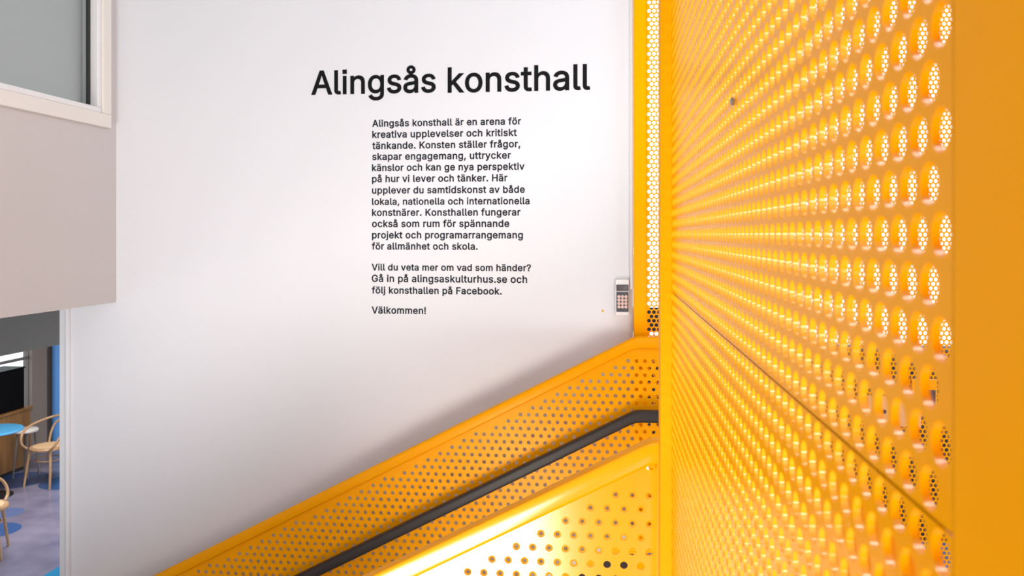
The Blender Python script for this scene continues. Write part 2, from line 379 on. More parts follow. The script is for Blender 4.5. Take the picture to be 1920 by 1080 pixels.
GLYPHS = {
' ': (188, ''),
'!': (196, '67,160 63,509 132,509 128,160/58,0 58,80 137,80 137,0'),
',': (188, '38,-119 68,71 137,71 84,-119'),
'.': (188, '56,0 56,81 135,81 135,0'),
'?': (359, '132,152 132,159 133,187 136,211 141,230 148,245 157,258 168,269 209,298 223,309 236,321 247,334 255,349 260,365 262,384 260,399 257,413 250,425 242,436 232,445 220,452 207,457 193,461 178,462 163,461 150,458 137,453 125,446 115,437 106,425 99,412 94,396 92,378 27,378 30,406 38,430 49,452 64,471 82,487 103,499 126,508 151,514 178,516 206,514 232,508 255,498 275,486 292,470 306,451 316,430 322,407 324,382 322,356 316,332 306,311 292,292 275,276 254,261 219,235 200,205 194,158 194,152/124,0 124,80 203,80 203,0'),
'A': (480, '16,0 201,509 276,509 463,0 395,0 344,142 135,142 85,0/324,199 287,302 264,372 239,456 213,371 191,302 155,199'),
'F': (410, '60,0 60,509 369,509 369,452 125,452 125,278 346,278 346,221 125,221 125,0'),
'G': (520, '269,-7 236,-5 205,1 176,11 149,25 125,43 104,64 85,88 69,116 57,146 47,179 42,215 40,254 42,293 47,329 57,362 69,393 85,421 103,445 125,466 149,484 175,498 203,508 233,514 265,516 291,514 316,510 340,504 363,494 384,483 403,469 421,453 436,436 449,416 460,395 468,373 474,349 408,349 387,393 356,427 315,448 265,456 236,453 209,445 183,432 160,414 141,392 125,364 113,332 106,295 103,254 106,213 113,177 125,145 141,117 161,95 184,76 210,63 238,56 269,53 296,55 322,61 345,71 365,85 382,102 396,123 407,147 413,173 415,199 283,199 283,256 478,256 478,200 475,160 466,124 451,91 431,62 406,38 377,19 344,5 308,-4'),
'H': (517, '60,0 60,509 125,509 125,289 392,289 392,509 457,509 457,0 392,0 392,232 125,232 125,0'),
'K': (467, '124,242 139,261 174,303 212,344 364,509 448,509 243,289 449,0 372,0 198,245 125,167 125,0 60,0 60,509 125,509 125,334'),
'V': (480, '204,0 16,509 84,509 192,206 215,137 241,52 267,138 290,206 395,509 463,509 278,0'),
'a': (389, '160,-9 137,-7 115,-3 94,5 76,15 60,29 48,45 38,63 32,84 30,108 32,128 36,146 43,161 53,174 64,184 78,193 125,211 178,220 234,227 265,235 271,240 274,246 276,255 276,257 275,272 272,285 267,297 260,307 251,315 240,322 227,327 212,330 196,331 178,330 163,327 149,322 118,301 100,274 41,291 51,313 64,331 79,346 95,358 114,368 133,375 153,380 173,383 194,384 239,379 286,360 300,350 312,336 322,320 330,301 335,278 337,251 337,0 277,0 277,52 272,52 252,25 215,1 199,-4 181,-7/170,45 192,47 211,51 228,59 242,68 254,80 263,93 270,108 274,122 276,138 276,190 259,182 231,176 200,171 175,168 134,159 122,153 112,147 103,139 97,130 93,118 92,105 93,93 96,82 102,72 109,64 119,57 130,52'),
'b': (424, '229,-8 208,-7 189,-3 172,4 138,31 118,59 112,59 112,0 53,0 53,509 114,509 114,319 118,319 137,346 171,373 188,379 207,383 229,384 259,382 287,374 313,361 335,342 354,320 370,293 381,261 388,227 390,189 388,151 381,116 370,84 355,57 336,34 313,16 288,3 260,-6/220,47 242,49 262,55 279,66 294,80 306,97 316,117 323,139 327,163 328,189 327,215 323,239 316,261 307,281 295,298 280,311 262,322 243,328 220,330 198,328 178,322 161,312 147,299 134,282 125,263 118,241 114,216 113,189 114,162 118,138 125,115 135,95 147,78 162,65 179,55 198,49'),
'c': (396, '207,-8 174,-5 144,3 117,16 93,35 72,58 56,85 44,116 37,150 34,187 37,225 44,260 56,291 72,318 93,341 117,360 144,374 174,382 207,384 260,377 305,356 340,322 362,277 303,262 290,289 270,311 242,325 207,330 184,328 163,321 145,310 130,296 118,278 108,258 102,236 98,212 96,187 98,163 102,139 108,117 118,97 130,80 145,66 163,55 184,49 207,46 243,52 271,66 292,89 304,117 363,102 357,86 350,70 341,56 306,21 261,-1'),
'd': (424, '195,-8 165,-6 137,3 111,16 89,34 70,57 55,84 43,116 36,151 34,189 36,227 43,261 55,293 70,320 89,342 112,361 137,374 165,382 196,384 218,383 237,379 253,373 287,346 306,319 311,319 311,509 372,509 372,0 313,0 313,59 307,59 287,31 252,4 236,-3 217,-7/205,47 226,49 246,55 263,65 278,78 290,95 299,115 306,138 310,162 312,189 310,216 306,241 300,263 290,282 278,299 263,312 246,322 227,328 205,330 182,328 162,322 145,311 130,298 118,281 108,261 102,239 98,215 96,189 98,163 102,139 109,117 118,97 130,80 145,66 162,55 182,49'),
'e': (404, '212,-8 177,-5 145,3 117,16 92,35 72,58 56,85 44,116 37,150 34,187 36,224 44,258 55,290 71,317 91,340 115,359 142,373 172,382 205,384 226,383 246,380 266,374 285,366 303,355 319,341 334,324 347,305 357,282 365,256 370,227 371,194 371,169 97,169 98,151 102,127 110,106 121,88 135,73 151,61 169,53 190,48 212,46 254,53 285,73 306,105 365,91 358,72 348,55 335,39 320,26 302,14 283,4 261,-3 237,-7/96,221 308,221 308,226 304,248 298,269 288,286 277,301 263,314 246,323 227,328 205,330 183,328 164,323 146,313 131,301 119,286 109,270 102,251 97,231'),
'f': (254, '228,379 228,327 142,327 142,0 81,0 81,327 6,327 6,379 81,379 81,432 82,452 87,470 96,486 107,499 120,510 135,519 152,525 169,529 187,530 222,527 243,521 227,468 215,472 195,474 178,472 164,468 154,460 147,449 143,435 142,419 142,379'),
'g': (425, '207,-151 180,-149 156,-146 134,-140 114,-132 97,-122 82,-110 70,-97 59,-84 51,-69 101,-41 122,-66 154,-88 169,-93 187,-96 207,-97 236,-95 261,-87 282,-75 298,-58 308,-34 311,-6 311,68 306,68 287,41 252,16 236,10 217,6 195,5 165,7 138,14 113,27 90,43 71,65 55,90 43,120 36,154 34,191 36,229 43,263 55,293 71,320 90,342 112,361 138,374 166,382 196,384 218,383 237,379 253,373 288,346 308,319 313,319 313,379 372,379 372,-9 370,-40 363,-67 350,-90 334,-109 314,-124 291,-136 265,-144 237,-149/205,59 227,61 246,66 264,75 278,87 290,103 300,121 307,142 311,166 312,193 311,219 307,242 300,264 291,283 279,299 264,312 247,322 227,328 205,330 182,328 163,322 145,312 130,298 118,282 109,262 102,241 98,218 96,193 98,167 102,144 109,123 118,104 131,88 145,76 163,66 183,61'),
'h': (410, '114,227 114,0 53,0 53,509 114,509 114,314 116,319 132,344 152,362 175,374 200,382 227,384 252,383 275,377 295,369 313,356 328,340 341,321 350,298 355,271 357,240 357,0 296,0 296,235 293,263 286,286 273,304 256,318 235,326 210,329 192,328 176,324 161,317 147,308 136,297 126,283 119,266 115,248'),
'i': (167, '53,0 53,379 114,379 114,0/47,447 47,518 120,518 120,447'),
'j': (167, '53,379 114,379 114,-30 112,-52 108,-72 102,-90 92,-106 80,-119 65,-129 47,-137 27,-141 4,-143 -10,-143 -10,-87 2,-87 18,-85 31,-80 40,-72 47,-61 51,-46 53,-29/47,447 47,518 120,518 120,447'),
'k': (381, '114,212 121,212 284,379 360,379 201,216 372,0 294,0 154,178 114,141 114,0 53,0 53,509 114,509'),
'l': (189, '139,-2 112,0 91,8 74,20 62,37 55,59 53,84 53,509 114,509 114,99 114,83 117,71 120,62 126,57 135,53 146,52 160,53 170,54 181,3 162,-1'),
'm': (610, '53,0 53,379 112,379 112,308 114,314 122,331 132,346 144,358 158,368 172,376 187,382 203,385 219,386 245,383 268,375 287,361 303,342 314,320 317,309 318,312 326,329 337,343 350,356 364,366 381,375 398,381 417,385 437,386 458,385 478,380 497,372 514,361 529,346 541,328 550,307 555,283 557,255 557,0 496,0 496,254 493,279 485,298 473,313 456,323 438,329 419,330 402,329 387,326 374,320 363,312 353,302 345,290 340,277 336,263 335,247 335,0 274,0 274,260 272,280 265,297 253,311 238,322 220,328 199,330 185,329 171,326 158,320 145,312 135,302 126,289 119,274 115,257 114,238 114,0'),
'n': (410, '114,227 114,0 53,0 53,379 112,379 112,310 116,319 132,344 152,362 175,374 200,382 227,384 252,383 275,377 295,369 313,356 328,340 341,321 350,298 355,271 357,240 357,0 296,0 296,235 293,263 286,286 273,304 256,318 235,326 210,329 192,328 176,324 161,317 147,308 136,297 126,283 119,266 115,248'),
'o': (415, '207,-8 174,-5 144,3 117,16 93,35 72,58 56,85 44,116 37,150 34,187 37,225 44,260 56,291 72,318 93,341 117,360 144,374 174,382 207,384 241,382 271,374 299,360 323,341 343,318 359,291 371,260 379,225 381,187 379,150 371,116 359,85 343,58 323,35 299,16 271,3 241,-5/207,46 231,49 252,55 270,66 285,80 298,97 307,117 314,139 318,163 319,187 318,212 314,236 307,258 298,278 285,296 270,310 252,321 231,328 207,330 184,328 163,321 145,310 130,296 118,278 108,258 102,236 98,212 96,187 98,163 102,139 108,117 118,97 130,80 145,66 163,55 184,49'),
'p': (424, '53,-143 53,379 112,379 112,319 118,319 137,346 171,373 188,379 207,383 229,384 259,382 287,374 313,361 335,342 354,320 370,293 381,261 388,227 390,189 388,151 381,116 370,84 355,57 336,34 313,16 288,3 260,-6 229,-8 208,-7 189,-3 173,4 138,31 118,59 114,59 114,-143/220,47 242,49 262,55 279,66 294,80 306,97 316,117 323,139 327,163 328,189 327,215 323,239 316,261 307,281 295,298 280,311 262,322 243,328 220,330 198,328 178,322 161,312 147,299 134,282 125,263 118,241 114,216 113,189 114,162 118,138 125,115 135,95 147,78 162,65 179,55 198,49'),
'r': (259, '53,0 53,379 112,379 112,321 115,321 124,339 137,354 152,367 171,377 191,383 213,385 229,384 243,384 243,322 230,324 207,326 190,324 174,321 159,315 146,306 135,296 126,284 119,269 115,254 114,237 114,0'),
's': (365, '182,-8 157,-7 133,-3 112,3 93,12 76,24 62,38 50,54 41,73 36,94 94,107 101,87 111,72 124,60 141,52 160,47 181,45 206,47 227,53 244,62 258,74 265,88 268,103 266,115 262,126 254,136 243,144 229,150 212,155 149,170 118,180 92,192 72,208 58,227 50,249 47,274 49,295 55,314 65,332 79,347 95,360 115,370 137,378 161,383 187,384 212,383 234,379 254,372 271,363 286,352 299,339 309,324 318,308 324,290 268,277 262,291 254,304 243,316 228,325 210,331 187,333 166,331 147,326 131,317 119,305 111,292 109,277 110,264 115,253 124,243 136,235 152,229 172,223 229,209 261,200 287,187 306,171 320,153 328,131 331,107 329,85 323,65 312,47 298,31 281,18 260,6 236,-2 210,-7'),
't': (227, '204,379 204,327 126,327 126,98 127,83 130,70 136,61 144,55 156,51 170,50 185,51 202,54 213,2 192,-3 168,-4 138,-1 113,7 92,21 77,41 68,64 65,93 65,327 6,327 6,379 65,379 65,471 126,471 126,379'),
'u': (410, '182,-5 158,-3 135,2 115,11 97,23 82,39 69,59 60,82 54,109 53,139 53,379 114,379 114,144 116,117 124,94 137,75 154,61 175,53 200,50 218,51 234,55 249,62 263,71 274,83 283,97 290,113 295,132 296,153 296,379 357,379 357,0 298,0 298,70 294,60 277,35 257,17 234,5 209,-3'),
'v': (389, '163,0 17,379 84,379 165,155 187,87 195,59 203,87 224,155 305,379 371,379 226,0'),
'y': (389, '47,-139 61,-86 71,-87 104,-89 113,-86 122,-81 130,-74 138,-64 145,-51 151,-36 163,-1 17,379 84,379 165,155 187,87 195,60 202,87 224,155 305,379 371,379 204,-58 177,-107 165,-119 153,-128 139,-136 125,-141 109,-144 91,-145 65,-143'),
'ä': (389, '160,-9 137,-7 115,-3 94,5 76,15 60,29 48,45 38,63 32,84 30,108 32,128 36,146 43,161 53,174 64,184 78,193 125,211 178,220 234,227 265,235 271,240 274,246 276,255 276,257 275,272 272,285 267,297 260,307 251,315 240,322 227,327 212,330 196,331 178,330 163,327 149,322 118,301 100,274 41,291 51,313 64,331 79,346 95,358 114,368 133,375 153,380 173,383 194,384 239,379 286,360 300,350 312,336 322,320 330,301 335,278 337,251 337,0 277,0 277,52 272,52 252,25 215,1 199,-4 181,-7/170,45 192,47 211,51 228,59 242,68 254,80 263,93 270,108 274,122 276,138 276,190 259,182 231,176 200,171 175,168 134,159 122,153 112,147 103,139 97,130 93,118 92,105 93,93 96,82 102,72 109,64 119,57 130,52/227,447 227,517 295,517 295,447/83,447 83,517 152,517 152,447'),
'å': (389, '160,-9 137,-7 115,-3 94,5 76,15 60,29 48,45 38,63 32,84 30,108 32,128 36,146 43,161 53,174 64,184 78,193 125,211 178,220 234,227 265,235 271,240 274,246 276,255 276,257 275,272 272,285 267,297 260,307 251,315 240,322 227,327 212,330 196,331 178,330 163,327 149,322 118,301 100,274 41,291 51,313 64,331 79,346 95,358 114,368 133,375 153,380 173,383 194,384 239,379 286,360 300,350 312,336 322,320 330,301 335,278 337,251 337,0 277,0 277,52 272,52 252,25 215,1 199,-4 181,-7/170,45 192,47 211,51 228,59 242,68 254,80 263,93 270,108 274,122 276,138 276,190 259,182 231,176 200,171 175,168 134,159 122,153 112,147 103,139 97,130 93,118 92,105 93,93 96,82 102,72 109,64 119,57 130,52/189,404 173,406 159,409 145,416 132,424 121,435 112,447 105,460 101,474 100,490 101,505 105,519 112,532 121,544 132,554 145,563 159,569 173,573 189,575 205,573 220,569 234,563 246,554 257,544 266,532 273,519 277,505 278,490 277,474 273,460 266,447 257,435 246,424 234,416 220,409 205,406/189,447 200,449 210,453 219,460 226,469 230,479 232,490 230,501 226,511 219,519 210,526 200,531 189,532 178,531 168,526 159,519 153,511 149,501 147,490 149,479 153,469 159,460 168,453 178,449'),
'ö': (415, '207,-8 174,-5 144,3 117,16 93,35 72,58 56,85 44,116 37,150 34,187 37,225 44,260 56,291 72,318 93,341 117,360 144,374 174,382 207,384 241,382 271,374 299,360 323,341 343,318 359,291 371,260 379,225 381,187 379,150 371,116 359,85 343,58 323,35 299,16 271,3 241,-5/207,46 231,49 252,55 270,66 285,80 298,97 307,117 314,139 318,163 319,187 318,212 314,236 307,258 298,278 285,296 270,310 252,321 231,328 207,330 184,328 163,321 145,310 130,296 118,278 108,258 102,236 98,212 96,187 98,163 102,139 108,117 118,97 130,80 145,66 163,55 184,49/245,447 245,517 314,517 314,447/101,447 101,517 170,517 170,447')}
# ------------------------------------------------------------------ the setting
YW = 3.10                                        # face of the lettered wall
XL = -2.014                                      # face of the bulkhead on the left
XE = -2.258                                      # free end of the lettered wall
struct('floor', MB().box(-9.2, 4.5, -3, 14, -0.2, 0), M['floor'])
landing = MB().box(0.1, 3.2, -1.6, 3.3, E - 1.72, E - 1.5)
landing.box(0.3, 3.2, -1.6, 2.9, 0, E - 1.72)
struct('floor_landing', landing, M['concrete'])
st = MB()
for k in range(8):                               # the flight going down to the left
    z = E - 1.5 - (k + 1) * 1.48 / 9
    st.box(0.1 - (k + 1) * 0.318, 0.1 - k * 0.318, 1.50, 2.90, z - 0.20 if k < 7 else 0, z)
struct('stairs', st, M['concrete'])
sg = MB()                                        # added dark board standing in for shade on the wall beside the steps
f = lambda x: E - 1.185 - 0.518 * max(0.075 - x, 0)
xs_ = (-2.2, 0.075, 0.1035)
v = []
for x in xs_:
    for y in (3.085, 3.10):
        v += [(x, y, f(x)), (x, y, max(f(x) - 0.75, 0.0))]
q = []
for i in range(2):
    a_ = i * 4; c_ = a_ + 4
    q += [(a_, a_ + 1, c_ + 1, c_), (a_ + 2, c_ + 2, c_ + 3, a_ + 3), (a_, c_, c_ + 2, a_ + 2), (a_ + 1, a_ + 3, c_ + 3, c_ + 1)]
q += [(0, 2, 3, 1), (8, 9, 11, 10)]
sg.add(v, q)
struct('shade_board', sg, M['dark'])
struct('wall_back', MB().box(XE, 0.1035, YW, YW + 0.14, 0, E + 2.6), M['wall'])
# edge profile of the wall's free end: flat strip and a round bead
tr = MB().box(XE - 0.006, XE + 0.020, YW - 0.006, YW + 0.146, 0, E - 0.30)
tr.tube([(XE + 0.030, YW - 0.004, 0.0), (XE + 0.030, YW - 0.004, E - 0.30)], 0.011, 12, 0)
struct('trim_1', tr, M['wall'], 0.002)
# bulkhead wall with a window opening
WY0, WY1, WZ0, WZ1 = 1.10, 2.990, E + 0.487, E + 1.70
bw = MB()
bw.box(XE, XL, -3, YW, E - 0.28, WZ0); bw.box(XE, XL, -3, YW, WZ1, E + 2.6)
bw.box(XE, XL, -3, WY0, WZ0, WZ1); bw.box(XE, XL, WY1, YW, WZ0, WZ1)
struct('wall_left', bw, M['bulkhead'])
w1 = tag(bpy.data.objects.new('window_1', None), kind='structure'); COL.objects.link(w1); w1.location = (XL, 2.0, WZ0)
fr = MB()
c = 0.055
fr.box(XL, XL + 0.016, WY0 - c, WY1 + c, WZ0 - c, WZ0); fr.box(XL, XL + 0.016, WY0 - c, WY1 + c, WZ1, WZ1 + c)
fr.box(XL, XL + 0.016, WY0 - c, WY0, WZ0, WZ1); fr.box(XL, XL + 0.016, WY1, WY1 + c, WZ0, WZ1)
fr.build('window_frame', M['cream'], w1, 0.003)
sh = MB()
s = 0.022
sh.box(XL - 0.06, XL + 0.008, WY0, WY1, WZ0, WZ0 + s); sh.box(XL - 0.06, XL + 0.008, WY0, WY1, WZ1 - s, WZ1)
sh.box(XL - 0.06, XL + 0.008, WY0, WY0 + s, WZ0 + s, WZ1 - s); sh.box(XL - 0.06, XL + 0.008, WY1 - s, WY1, WZ0 + s, WZ1 - s)
sh.build('window_sash', M['white'], w1, 0.003)
MB().box(XL - 0.034, XL - 0.030, WY0 + s, WY1 - s, WZ0 + s, WZ1 - s).build('window_pane', M['glass'], w1, 0, 0)
MB().box(XL - 0.030, XL - 0.024, WY1 - s - 0.019, WY1 - s, WZ0 + s, WZ1 - s).build('window_gasket', M['black'], w1, 0, 0)
MB().box(XL - 0.075, XL - 0.062, WY0 - 0.02, WY1 + 0.0, WZ0, WZ1).build('window_blind', M['blind'], w1, 0, 0)

# lower cafe
struct('ceiling', MB().box(XE, 5.5, -3.2, 8.4, E + 2.6, E + 2.8), M['wall'])
struct('wall_rear', MB().box(XE, 5.5, -3.2, -3.0, 0, E + 2.6), M['rear'])
struct('ceiling', MB().box(-9.2, XE - 0.01, -3, 14, E - 0.26, E - 0.08), M['taupe'])
struct('trim_2', MB().box(-4.5, -4.2, -3, 11, E - 0.85, E - 0.27), M['taupe'])
ww = MB()
X0, X1 = -7.8, -7.7
ww.box(X0, X1, -3, 9.98, 0, 0.60); ww.box(X0, X1, -3, 9.98, 2.45, E - 0.26); ww.box(X0, X1, -3, 4.0, 0.6, 2.45)
ww.box(X0, X1, 9.98, 10.27, 0, E - 0.26); ww.box(-8.06, -7.96, 10.27, 13.8, 0, E - 0.26)
struct('wall_cafe_side', ww, M['greypier'])
struct('wall_cafe_end', MB().box(-9.2, XE - 0.2, 13.8, 14, 0, E - 0.26), M['greypier'])
w2 = tag(bpy.data.objects.new('window_2', None), kind='structure'); COL.objects.link(w2); w2.location = (X1, 7, 0.6)
fr = MB()
for y in (4.0, 5.5, 7.0, 8.5, 9.97):
    fr.box(X1 - 0.09, X1 - 0.05, y, y + 0.04, 0.6, 2.45)
for z in (0.6, 1.30, 1.86, 2.41):
    fr.box(X1 - 0.09, X1 - 0.05, 4.0, 9.98, z, z + 0.035)
fr.build('window_frame', M['mullion'], w2)
MB().box(X1 - 0.072, X1 - 0.068, 4.0, 9.98, 0.6, 2.45).build('window_pane', M['glass'], w2, 0, 0)

# beyond the far perforated partition: dark parapet and a window band above it
PZ = E - 1.14
struct('wall_far', MB().box(-0.6, 5.5, 8.2, 8.4, 0, PZ), M['dark'])
w3 = tag(bpy.data.objects.new('window_3', None), kind='structure'); COL.objects.link(w3); w3.location = (2, 8.2, PZ)
fr = MB()
for x in (-0.6, 1.42, 5.44):
    fr.box(x, x + 0.06, 8.24, 8.32, PZ, E + 2.6)
for z, x0, x1 in ((PZ, -0.6, 5.5), (E + 2.54, -0.6, 5.5)):
    fr.box(x0, x1, 8.24, 8.32, z, z + 0.05)
fr.build('window_frame', M['mullion'], w3)
MB().box(0.0, 0.62, 8.21, 8.24, E - 0.985, E - 0.74).build('window_transom', M['dark'], w3)
MB().box(-0.6, 5.5, 8.275, 8.28, PZ, E + 2.6).build('window_pane', M['glass'], w3, 0, 0)

# ------------------------------------------------------------------ near perforated partition (beside the camera)
D = 0.105; PITCH = 0.0184; ROW = 0.0166; HOLE = 0.0146
T_NEAR, T_FAR = 0.204, 1.312
near = thing('perforated_partition', (D, 0.76, E - 1.5), 'yellow perforated steel partition close at the right, running away in steep perspective', 'partition')
UP = 0.2668                                      # a hole column at this distance
joint = -5.5 * ROW
rows_hi = [(E + n * ROW, n % 2) for n in range(-5, 52)]
rows_lo = [(E + n * ROW - 0.0009, n % 2) for n in range(-59, -5)]
U0, U1 = 0.2576, T_FAR - 0.004
for nm, rows in (('upper_sheet', rows_hi), ('lower_sheet', rows_lo)):
    cells, plain = brick_field(U0, U1, rows, PITCH, ROW, UP)
    v0 = rows[0][0] - ROW / 2; v1 = rows[-1][0] + ROW / 2
    perforated(nm, cells, plain, PITCH, ROW, HOLE, 0.003, 'x', D, M['yellow'], near, 16, M['yellow_edge'])
    if nm == 'lower_sheet': lowest = v0
    else: top = v1
MB().box(D, D + 0.003, U0, T_FAR, E - 1.5, lowest).build('kick_plate', M['yellow'], near, 0, 0)
MB().box(D + 0.0032, D + 0.0045, U0 + 0.02, T_FAR, E + joint - 0.0012, E + joint + 0.0006).build('joint_strip', M['black'], near, 0, 0)
# frame tubes: the far end post stands proud of the sheet, the near one lies behind its solid margin
MB().box(D - 0.0175, D + 0.030, T_FAR, T_FAR + 0.045, E - 1.5, top).build('end_post', M['yellow_flat'], near, 0.002)
MB().box(D, D + 0.003, T_NEAR, U0 - 0.0004, E - 1.5, top).build('edge_strip', M['yellow_flat'], near, 0, 0)
MB().box(D + 0.003, D + 0.040, 0.207, 0.2560, E - 1.5, top).build('backing_post', M['yellow_flat'], near, 0.002)
MB().box(D - 0.0015, D + 0.042, 0.11, 0.2060, E - 1.5, top).build('frame_post', M['yellow_flat'], near, 0.008, seg=4)
q = on_x(1376, 190, D)
MB().lathe([(0.0, 0), (0.0028, 0.0), (0.0034, 0.0008), (0.0034, 0.0022), (0.002, 0.003)], (0, 0, 0), 14).build('screw', M['steel'], near, 0, 40).matrix_parent_inverse = Matrix.Translation(-near.location) @ Matrix.Translation(q) @ Matrix.Rotation(-math.pi / 2, 4, 'Y')

# ------------------------------------------------------------------ far perforated partition, in line with the lettered wall
far = thing('perforated_partition', (0.8, 3.07, E - 1.5), 'tall yellow perforated partition between the lettered wall and the bright window, finer holes', 'partition')
FROW = 0.0163
FX0, FX1 = 0.150, 1.62
cells, plain = brick_field(FX0 + 0.003, FX1, [(E + n * FROW, n % 2) for n in range(-84, 75)], PITCH, FROW, 0.1624)
plain.append(rect(FX0 - 0.01, FX0 + 0.003, E - 84.5 * FROW, E + 74.5 * FROW))
perforated('sheet', cells, plain, PITCH, FROW, HOLE, 0.0025, 'y', 3.070, M['yellow'], far, 12)
MB().box(0.1045, FX0, 3.050, 3.105, E - 1.5, E + 74.5 * FROW).build('frame_post', M['yellow'], far, 0.002)
MB().box(FX0, FX1, 3.052, 3.10, E - 1.5, E - 84.5 * FROW).build('bottom_rail', M['yellow'], far, 0.002)
MB().box(FX1, FX1 + 0.045, 3.050, 3.105, E - 1.5, E + 74.5 * FROW).build('frame_post', M['yellow'], far, 0.002)
# plate and notice fixed to the far partition
a = on_y(1627, 742, 3.06); b = on_y(1727, 801, 3.06)
pl = MB().box(a.x, b.x, 3.0580, 3.0695, b.z, a.z)
t = thing('cover_plate', ((a.x + b.x) / 2, 3.069, b.z), 'pale pink cover plate with dark slot on the far perforated partition', 'plate')
pl.build('plate', M['pale'], t, 0.001)
q = on_y(1658, 772, 3.057)
MB().lathe([(0.0075, 0), (0.0075, 0.002)], (q.x, 3.0582, q.z), 16, 'y').build('slot', M['black'], t, 0, 0)
a = on_y(1710, 711, 3.05); b = on_y(1757, 772, 3.05)
t = thing('notice', ((a.x + b.x) / 2, 3.058, b.z), 'small yellow notice with a dark picture on the far perforated partition', 'sign')
MB().box(a.x, b.x, 3.050, 3.0575, b.z, a.z).build('notice_board', M['yellow_gloss'], t, 0.001)
a = on_y(1736, 731, 3.05); b = on_y(1754, 763, 3.05)
MB().box(a.x, b.x, 3.0485, 3.050, b.z, a.z).build('picture', M['picture'], t, 0, 0)

# low guard plate beyond the near partition
gp = MB().box(0.37, 0.376, 0.45, 2.7, E - 1.5, E - 0.37)
tag(gp.build('guard_plate', M['yellow_gloss'], None, 0.001), 'low solid yellow guard plate glimpsed through the lower holes of the near partition', 'guard')

# ------------------------------------------------------------------ the two perforated balustrades of the stair
SL = 0.518; ZB = E - 0.372; CAP = 0.042; ZLOW = E - 1.146
BP = 0.0303; BR = 0.0257; BH = 0.0140
def slope_line(xb, zb, x0, x1, arc=0.02):
    """points of a line rising to xb and level beyond it, with a rounded bend"""
    pts = [(x0, zb - SL * (xb - x0))]
    for k in range(7):
        t = k / 6
        p0 = (xb - arc, zb - SL * arc); p1 = (xb, zb); p2 = (min(xb + arc, x1 - 0.004), zb)
        pts.append(tuple((1 - t) ** 2 * p0[i] + 2 * t * (1 - t) * p1[i] + t * t * p2[i] for i in (0, 1)))
    pts.append((x1, zb))
    return pts

def rail_mesh(pts, y0, y1, h, rc, hb=0.0):
    """rounded-rectangle bar following pts (top line, in x and z), h deep vertically"""
    prof = []
    for cy, cz, a0 in ((y1 - rc, -rc, 0), (y0 + rc, -rc, 90), (y0 + rc, -h + rc, 180), (y1 - rc, -h + rc, 270)):
        for k in range(5):
            a = math.radians(a0 + 22.5 * k)
            prof.append((cy + rc * math.cos(a), cz + rc * math.sin(a)))
    mb = MB(); n = len(prof); v = []; f = []
    for x, z in pts:
        v += [(x, y, z + w) for y, w in prof]
    for i in range(len(pts) - 1):
        for k in range(n):
            j = (k + 1) % n
            f.append((i * n + k, i * n + j, (i + 1) * n + j, (i + 1) * n + k))
    f.append(tuple(reversed(range(n)))); f.append(tuple(range((len(pts) - 1) * n, len(pts) * n)))
    mb.add(v, f)
    return mb

def balustrade(yc, xb, xe, xlb, base, label, xs, paint):
    t = thing('stair_balustrade', (0, yc, E - 1.5), label, 'balustrade')
    zc = ZB - CAP
    xl = lambda z: max(xb - (zc + 0.006 - z) / SL, xs) if z < zc else xb
    xr = lambda z: xe if z >= ZLOW - 1e-6 else min(xlb - (ZLOW - z) / SL, xe)
    zt = lambda x: zc - SL * max(xb - x, 0)
    zl = lambda x: ZLOW - SL * max(xlb - x, 0)
    bx, bz = base
    cells = []; plain = []
    n0 = math.ceil((zc - bz) / BR)
    for n in range(n0, -60, -1):
        v = bz + n * BR
        za, zb_ = v - BR / 2, v + BR / 2
        if za > zc: continue
        off = bx + (BP / 2 if n % 2 else 0)
        L0, L1 = xl(za), xl(min(zb_, zc)); R0, R1 = xr(za), xr(zb_)
        if R0 <= max(L0, L1) + 0.002: continue
        row = []
        for i in range(-120, 40):
            x = off + i * BP
            if x - BP / 2 < max(L0, L1) or x + BP / 2 > min(R0, R1): continue
            if v > zt(x) - 0.024 or v < zl(x) + 0.020 or v > zc - 0.024: continue
            row.append(x)
        if row:
            cells += [(x, v) for x in row]
            plain.append([(L0, za), (row[0] - BP / 2, za), (row[0] - BP / 2, zb_), (L1, zb_)])
            plain.append([(row[-1] + BP / 2, za), (R0, za), (R1, zb_), (row[-1] + BP / 2, zb_)])
        else:
            plain.append([(L0, za), (R0, za), (R1, zb_), (L1, zb_)])
    perforated('sheet', cells, plain, BP, BR, BH, 0.003, 'y', yc - 0.0095, paint, t, 16)
    rail_mesh(slope_line(xb, ZB, xs, xe), yc - 0.021, yc + 0.021, CAP, 0.007).build('top_rail', [paint, M['yellow_flat']], t)
    tp = next(c for c in t.children if c.name.startswith('top_rail')).data
    for f in tp.polygons:
        if f.normal.z > 0.75: f.material_index = 1
    rail_mesh(slope_line(xlb, ZLOW + 0.004, xs, xe), yc - 0.012, yc + 0.012, 0.010, 0.002).build('bottom_rail', paint, t)
    for x in (xs + 0.03, -1.0):
        k = math.floor((0.1 - x) / 0.318)
        MB().box(x, x + 0.03, yc + 0.0, yc + 0.02, max(E - 1.5 - (k + 1) * 1.48 / 9 - 0.02, 0), ZLOW - SL * (xlb - x)).build('post', paint, t, 0.002)
    MB().box(xe - 0.03, xe, yc, yc + 0.02, E - 1.5, ZLOW).build('post', paint, t, 0.002)
    return t

